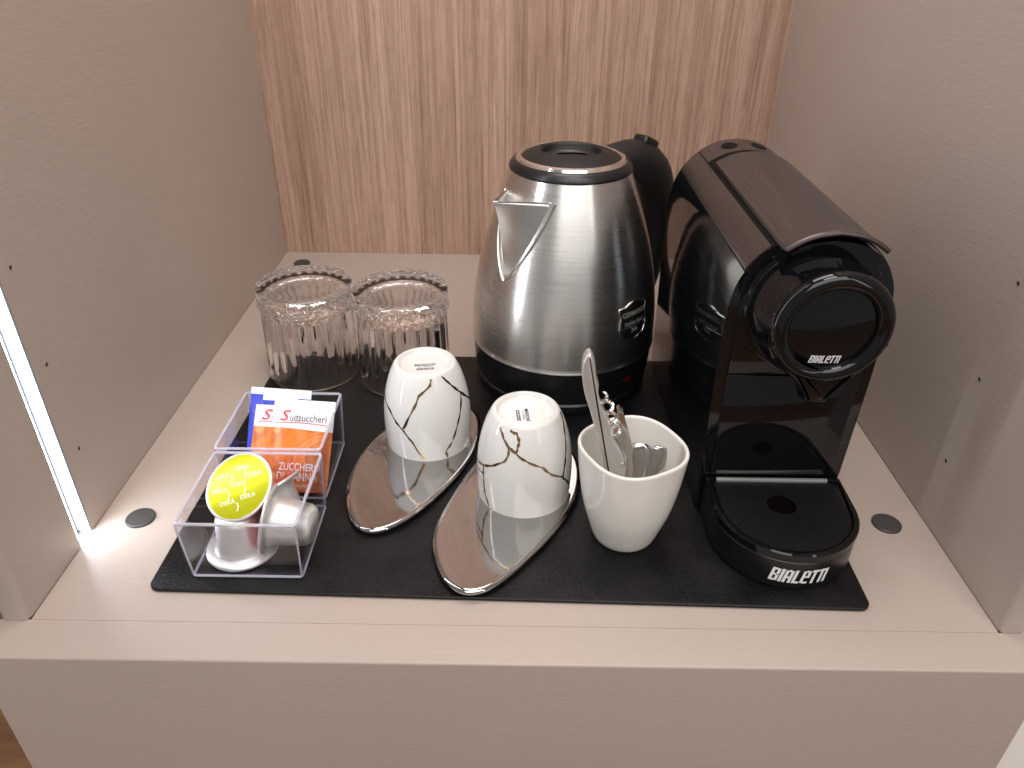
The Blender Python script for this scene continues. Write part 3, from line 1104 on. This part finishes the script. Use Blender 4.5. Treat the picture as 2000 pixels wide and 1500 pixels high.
# brewing head
HZ = 0.1715
hc = (MX, 0.4262, HZ - 0.004)
head = build("brewing_head", lathe([(0.0425, 0.0), (0.0428, 0.004), (0.0405, 0.0045), (0.0400, 0.008), (0.0375, 0.022), (0.0345, 0.034), (0.030, 0.037), (0, 0.037)], 80, c=hc, axis='Y'), M_GLOSS, mc, world=True, angle=30)
build("collar_ring", lathe([(0.0405, 0.0042), (0.0418, 0.0056), (0.0412, 0.0070), (0.0396, 0.0072)], 80, c=hc, axis='Y'), M_GLOSS2, head, world=True)
FY = 0.3905
ring_p = []
for i in range(17):
    a_ = 2 * PI * i / 16
    ring_p.append((0.0300 + 0.0053 * math.cos(a_), 0.0015 + 0.0054 * math.sin(a_)))
ring = build("head_ring", lathe(ring_p, 96, c=(MX, FY, HZ), axis='Y'), M_GLOSS2, mc, world=True)
disc = build("logo_disc", lathe([(0.0262, 0.0004), (0.0255, 0.0020), (0.018, 0.0032), (0.009, 0.0039), (0, 0.0041)], 80, c=(MX, FY, HZ), axis='Y'), M_GLOSS2, ring, world=True)


def disc_y(x, z):
    r = math.hypot(x - MX, z - HZ)
    for (r0, h0), (r1, h1) in zip([(0, .0041), (.009, .0039), (.018, .0032), (.0255, .0020)], [(.009, .0039), (.018, .0032), (.0255, .0020), (.03, .001)]):
        if r <= r1:
            return FY - (h0 + (h1 - h0) * (r - r0) / (r1 - r0)) - 0.00025
    return FY - 0.002




def wordmark(size, fn, parent):
    """bold condensed slanted capitals with a round letter e as tall as the rest."""
    w_, s_ = 0.46, 0.165
    bars = dict(
        B=[(0, s_, 0, 1), (s_, w_ - s_, 0, .15), (s_, w_ - s_, .43, .57), (s_, w_ - s_, .85, 1), (w_ - s_, w_, .03, .47), (w_ - s_, w_, .53, .97)],
        I=[(0, s_, 0, 1)],
        A=[(0, s_, 0, .94), (w_ - s_, w_, 0, .94), (s_, w_ - s_, .84, 1), (s_, w_ - s_, .34, .49)],
        L=[(0, s_, 0, 1), (s_, w_ - .06, 0, .16)],
        e=[(0, s_, .05, .95), (s_, w_ - s_, .86, 1), (w_ - s_, w_, .44, .95), (s_, w_ - s_, .44, .57), (s_, w_ - .02, 0, .15)],
        T=[(w_ / 2 - s_ / 2, w_ / 2 + s_ / 2, 0, .84), (0.03, w_ - 0.03, .84, 1)])
    adv = dict(B=.52, I=.225, A=.52, L=.45, e=.48, T=.44)
    total = sum(adv[c_] for c_ in "BIALeTTI") - 0.06
    x = -total / 2
    for c_ in "BIALeTTI":
        V_, F_ = [], []
        for x0, x1, y0, y1 in bars[c_]:
            n_ = len(V_)
            for px, py in ((x0, y0), (x1, y0), (x1, y1), (x0, y1)):
                V_.append(fn((x + px + 0.17 * (py - .5)) * size, (py - .5) * size))
            F_.append((n_, n_ + 1, n_ + 2, n_ + 3))
        build("lettering", (V_, F_), M_WHITEPRINT, parent, world=True, smooth=False)
        x += adv[c_]


wordmark(0.0055, lambda u, v: (MX - 0.0002 + u, disc_y(MX - 0.0002 + u, HZ - 0.0198 + v), HZ - 0.0198 + v), disc)
nk = [(-.0335, -.006), (-.0300, -.0170), (-.0230, -.0270), (-.0150, -.0350), (-.0098, -.0415), (-.0072, -.0465), (-.0062, -.0495), (0, -.0502)]
nk = nk + [(-x, z) for x, z in reversed(nk[:-1])]
top = [(.0272 * math.cos(R(a_)), .0272 * math.sin(R(a_))) for a_ in range(-16, -165, -8)]
no = [(p.x, p.y) for p in catmull([(MX + x, HZ + z, 0) for x, z in nk], 4)] + [(MX + x, HZ + z) for x, z in top]
build("spout_neck", plate_xz(no, FY - 0.0050, FY + 0.014, 0.0030), M_GLOSS2, mc, world=True, angle=40)
build("nozzle", lathe([(0.0058, 0), (0.0062, 0.001), (0.0075, 0.008), (0.009, 0.016)], 32, c=(MX, FY + 0.0085, HZ - 0.0525)), M_BPLAS, mc, world=True)

# drip tray base
BX, BY, BR = 0.1855, 0.3935, 0.0475


def dshape(r, back, n=40):
    o = [(BX + r * math.cos(PI + PI * i / n), BY + r * math.sin(PI + PI * i / n)) for i in range(n + 1)]
    return o + [(BX + r, back), (BX - r, back)]


base = build("tray_base", stack(dshape(BR, 0.4242), [(ZM + .0002, .0030), (ZM + .0014, .0012), (ZM + .004, .0004), (.0270, 0), (.0276, 0.0006)]), M_BPLAS, mc, world=True, angle=30)
build("tray_rim", stack(dshape(BR + .0003, 0.4240), [(.0278, 0.0004), (.0284, 0), (.0335, 0), (.0345, .0008), (.0347, .0022), (.0345, .0036), (.0318, .0046), (.0312, .010)]), M_GLOSS2, mc, world=True, angle=30)
bm = bmesh.new()
hx, hy, hr = 0.1844, 0.3955, 0.0090
x = -0.0415
ri = 0.0424
while x < 0.0416:
    yf = BY - math.sqrt(max(ri * ri - x * x, 0))
    segs = [(yf, 0.4195)]
    dx = BX + x - hx
    if abs(dx) < hr + 0.0006:
        h = math.sqrt((hr + 0.0006) ** 2 - dx * dx)
        segs = [(yf, hy - h), (hy + h, 0.4195)]
    for y0, y1 in segs:
        if y1 - y0 < 0.001:
            continue
        q = box((BX + x - 0.00036, y0, 0.0316), (BX + x + 0.00036, y1, 0.0333))
        me = bpy.data.meshes.new("tmp")
        q.to_mesh(me)
        q.free()
        bm.from_mesh(me)
        bpy.data.meshes.remove(me)
    x += 0.00118
gr = build("grille", bm, M_BSOFT, mc, world=True, smooth=False)
build("grille_hole", lathe([(hr + .0008, 0.0333), (hr + .0002, 0.0336), (hr - .0004, 0.0330), (hr - .0006, 0.0314), (0, 0.0313)], 40, c=(hx, hy, 0)), M_DARK, gr, world=True)  # shallow cup coloured black to stand for the shade of a deep hole
build("tray_bar", box((BX - 0.0400, 0.4200, 0.0320), (BX + 0.0385, 0.4226, 0.0352), 0.0004), M_SATIN, mc, world=True)


def bwrap(az0, zc):
    def fn(u, v):
        r = BR + 0.0003
        a_ = R(az0) + u / r
        return (BX + r * math.cos(a_), BY + r * math.sin(a_), zc + v)
    return fn


bw = bwrap(-91.0, 0.0162)
wordmark(0.0112, bw, base)

# ------------------------------------------------------------------ acrylic bins


def bin_(x0, x1, y0, y1, lab):
    t_ = thing("acrylic_bin", ((x0 + x1) / 2, (y0 + y1) / 2, ZM), lab, "bin", "clear acrylic bins on the mat")
    zt, zb, th, dr = 0.0500, ZM + 0.0006, 0.0016, 0.0022

    def corners(z, ins):
        d = dr * (1 - (z - zb) / (zt - zb)) + ins
        return [(x0 + d, y0 + d), (x1 - d, y0 + d), (x1 - d, y1 - d), (x0 + d, y1 - d)]
    for i in range(4):
        j = (i + 1) % 4
        lo, hi = zb + 0.0016, zt - 0.0010
        O0, O1, I0, I1 = corners(lo, 0.0), corners(hi, 0.0), corners(lo, th), corners(hi, th)
        V_ = [(*O0[i], lo), (*O0[j], lo), (*O1[j], hi), (*O1[i], hi), (*I0[i], lo), (*I0[j], lo), (*I1[j], hi), (*I1[i], hi)]
        build("side_panel", (V_, [(0, 1, 2, 3), (7, 6, 5, 4)]), M_ACR, t_, world=True, smooth=False)
    B0 = corners(zb, 0.001)
    V_ = [(*p, zb + 0.0002) for p in B0] + [(*p, zb + 0.0018) for p in B0]
    build("floor_panel", (V_, [(0, 1, 2, 3), (7, 6, 5, 4)]), M_ACR, t_, world=True, smooth=False)
    rr = catmull([(x, y, zt) for x, y in [p for p in rrect(x0 + .0008, x1 - .0008, y0 + .0008, y1 - .0008, .0022, 3)]], 1, True)
    build("rim", tube(rr + [rr[0]], 0.00105, 8, caps=False), M_ACRED, t_, world=True)
    bb = [Vector((x, y, zb + 0.0007)) for x, y in rrect(x0 + dr + .0006, x1 - dr - .0006, y0 + dr + .0006, y1 - dr - .0006, .0018, 3)]
    build("bottom_edge", tube(bb + [bb[0]], 0.0009, 8, caps=False), M_ACRED, t_, world=True)
    c0_, c1_ = corners(zb + .001, 0.0009), corners(zt - .001, 0.0009)
    for i in range(4):
        build("corner_edge", tube([(*c0_[i], zb + .001), (*c1_[i], zt - .001)], 0.0007, 8, caps=False), M_ACRED, t_, world=True)
    return t_


bin_(-0.2080, -0.1318, 0.3488, 0.4240, "clear acrylic bin filled with coffee capsules")
bin_(-0.2098, -0.1338, 0.4272, 0.5024, "clear acrylic bin holding orange and blue sachets")


# ------------------------------------------------------------------ capsules
def capsule(loc, n_, foil_mat, lab, printed=False, spin=0):
    """origin at the lid centre, lid facing local +z."""
    t_ = thing("coffee_capsule", loc, lab, "capsule", "coffee capsules in the bin", rot=look_rot(n_, spin))
    b_ = build("cup_body", lathe([(0, -0.0255), (0.0085, -0.0255), (0.0100, -0.0245), (0.0118, -0.0215), (0.0134, -0.0060), (0.0142, -0.0030), (0.0150, -0.0022), (0.0188, -0.0018), (0.0196, -0.0012), (0.0199, -0.0004), (0.0196, 0.0004), (0.0188, 0.0006), (0.0180, 0.0002)], 64), M_ALU, t_)
    t_.scale = (1.2, 1.2, 1.2)
    l_ = build("lid_foil", lathe([(0.0184, 0.00035), (0.0168, 0.00060), (0.010, 0.0012), (0, 0.0014)], 64), foil_mat, t_)
    if printed:
        for i, (x, y, s) in enumerate([(-0.009, 0.0075, 1), (0.003, 0.0098, 1), (-0.0105, -0.0005, 1), (0.0010, 0.0008, 1), (0.0105, 0.004, 1), (-0.006, -0.0085, 1), (0.0060, -0.0075, 1)]):
            text("lettering", "DEKA", 0.0038, lambda u, v, x=x, y=y: (x + u, y + v, 0.00165), M_FOILINK, l_, bold=0.01, sx=0.9)
        for x, y in ((-0.003, 0.0048), (0.0050, 0.0055), (-0.0050, -0.0040), (0.0045, -0.0030), (0.0, -0.0120)):
            text("print_mark", "}", 0.0050, lambda u, v, x=x, y=y: (x + u, y + v, 0.00165), M_FOILINK, l_, bold=0.02)
    return t_


capsule((-0.1800, 0.3765, ZM + 0.0036), (0, 0, -1), M_YEL, "silver coffee capsule standing upside down under the yellow one")
capsule((-0.1785, 0.3860, 0.0505), (-0.22, -0.52, 0.80), M_YEL, "coffee capsule with yellow foil lid lying on top of the others", True, 8)
capsule((-0.1600, 0.3790, 0.0290), (-0.97, 0.02, 0.16), M_REDFOIL, "silver coffee capsule lying on its side against the yellow one")
capsule((-0.1680, 0.4060, 0.0330), (-0.50, 0.36, 0.79), M_REDFOIL, "coffee capsule with red lid behind the yellow one, near the sachets")


# ------------------------------------------------------------------ sachets
def sachet(tl, tr, base_y, mat_, lab, printed=False, h=0.069, bulge=0.0036, group=None):
    """tl/tr: world positions of the top corners; leans from a foot line at base_y near the bin floor."""
    tl, tr = Vector(tl), Vector(tr)
    xa = (tr - tl).normalized()
    w = (tr - tl).length
    mid = (tl + tr) / 2
    foot = Vector((mid.x, base_y, ZM + 0.0035))
    up = mid - foot
    up = (up - xa * up.dot(xa)).normalized()
    nrm = xa.cross(up).normalized()
    M = Matrix((xa, -nrm, up)).transposed()
    org = mid - up * h
    t_ = thing("sachet", org, lab, "sachet", group, rot=M.to_quaternion())
    nx_, nz_ = 16, 24
    V_, F_ = [], []
    for sd in (-1, 1):
        for j in range(nz_ + 1):
            v = j / nz_
            for i in range(nx_ + 1):
                u = i / nx_ * 2 - 1
                e = max(0, 1 - abs(u / 0.86) ** 3) * max(0, 1 - abs((v * 2 - 1) / 0.86) ** 4)
                cr = 0.0005 * math.sin(9 * u + 5 * v) * math.sin(7 * v + 2 * u)
                V_.append((u * w / 2, sd * (0.0001 + bulge * e) + cr * e + 0.0004 * math.sin(4 * u + tl.x * 900), v * h))
    m = (nx_ + 1) * (nz_ + 1)
    for q in (0, m):
        for j in range(nz_):
            for i in range(nx_):
                a_ = q + j * (nx_ + 1) + i
                F_.append((a_, a_ + 1, a_ + nx_ + 2, a_ + nx_ + 1))
    for j in range(nz_):
        for i in (0, nx_):
            a_ = j * (nx_ + 1) + i
            F_.append((a_, a_ + nx_ + 1, m + a_ + nx_ + 1, m + a_))
    for i in range(nx_):
        for j in (0, nz_):
            a_ = j * (nx_ + 1) + i
            F_.append((a_, a_ + 1, m + a_ + 1, m + a_))
    pk = build("packet", (V_, F_), mat_, t_, angle=60)

    def fr(x, z):
        u, v = x / (w / 2), z / h
        e = max(0, 1 - abs(u / 0.86) ** 3) * max(0, 1 - abs((v * 2 - 1) / 0.86) ** 4)
        return (x, -(0.0001 + bulge * e) - 0.0009, z)
    if printed:
        text("lettering", "S", 0.0115, lambda u, v: fr(-0.0145 + u, 0.0560 + v), M_REDINK, pk, shear=0.3, sx=1.2, bold=0.01)
        text("lettering", "udzuccheri", 0.0080, lambda u, v: fr(0.0042 + u, 0.0548 + v), M_GREYINK, pk, sx=0.78, bold=0.006)
        V2 = []
        for i in range(13):
            x = -0.020 + 0.0385 * i / 12
            z = 0.0512 + 0.0006 * math.sin(i / 12 * PI) - 0.0006 * i / 12
            V2 += [fr(x, z), fr(x, z - 0.0006)]
        build("underline", (V2, [(2 * i, 2 * i + 2, 2 * i + 3, 2 * i + 1) for i in range(12)]), M_REDINK, pk, smooth=False)
        text("lettering", "ZUCCHERO", 0.0078, lambda u, v: fr(0.0015 + u, 0.0180 + v), M_WHITEPRINT, pk, sx=0.72, bold=0.012)
        text("lettering", "DI CANNA", 0.0088, lambda u, v: fr(0.0000 + u, 0.0108 + v), M_WHITEPRINT, pk, sx=0.70, bold=0.012)
        text("lettering", "sudzuccheri.it", 0.0032, lambda u, v: fr(0.0030 + u, 0.0050 + v), M_WHITEPRINT, pk, sx=0.9)
    return t_


SG = "sachets in the acrylic bin"
sachet((-0.2010, 0.4945, 0.0600), (-0.1550, 0.4945, 0.0570), 0.4600, M_SWEET, "white and blue sweetener sachet at the very back of the bin", h=0.064, bulge=0.002, group=SG)
sachet((-0.1925, 0.4870, 0.0530), (-0.1485, 0.4870, 0.0512), 0.4520, M_BLUE, "blue sachet wedged between the white and the orange ones", h=0.058, bulge=0.0012, group=SG)
sachet((-0.1955, 0.4830, 0.0515), (-0.1500, 0.4830, 0.0490), 0.4420, M_SUGAR, "orange sugar sachet tucked half behind the front one", True, h=0.0640, bulge=0.0014, group=SG)
sachet((-0.1790, 0.4800, 0.0590), (-0.1335, 0.4800, 0.0562), 0.4345, M_SUGAR, "orange and white cane sugar sachet in front of the other sachets", True, h=0.0690, group=SG)
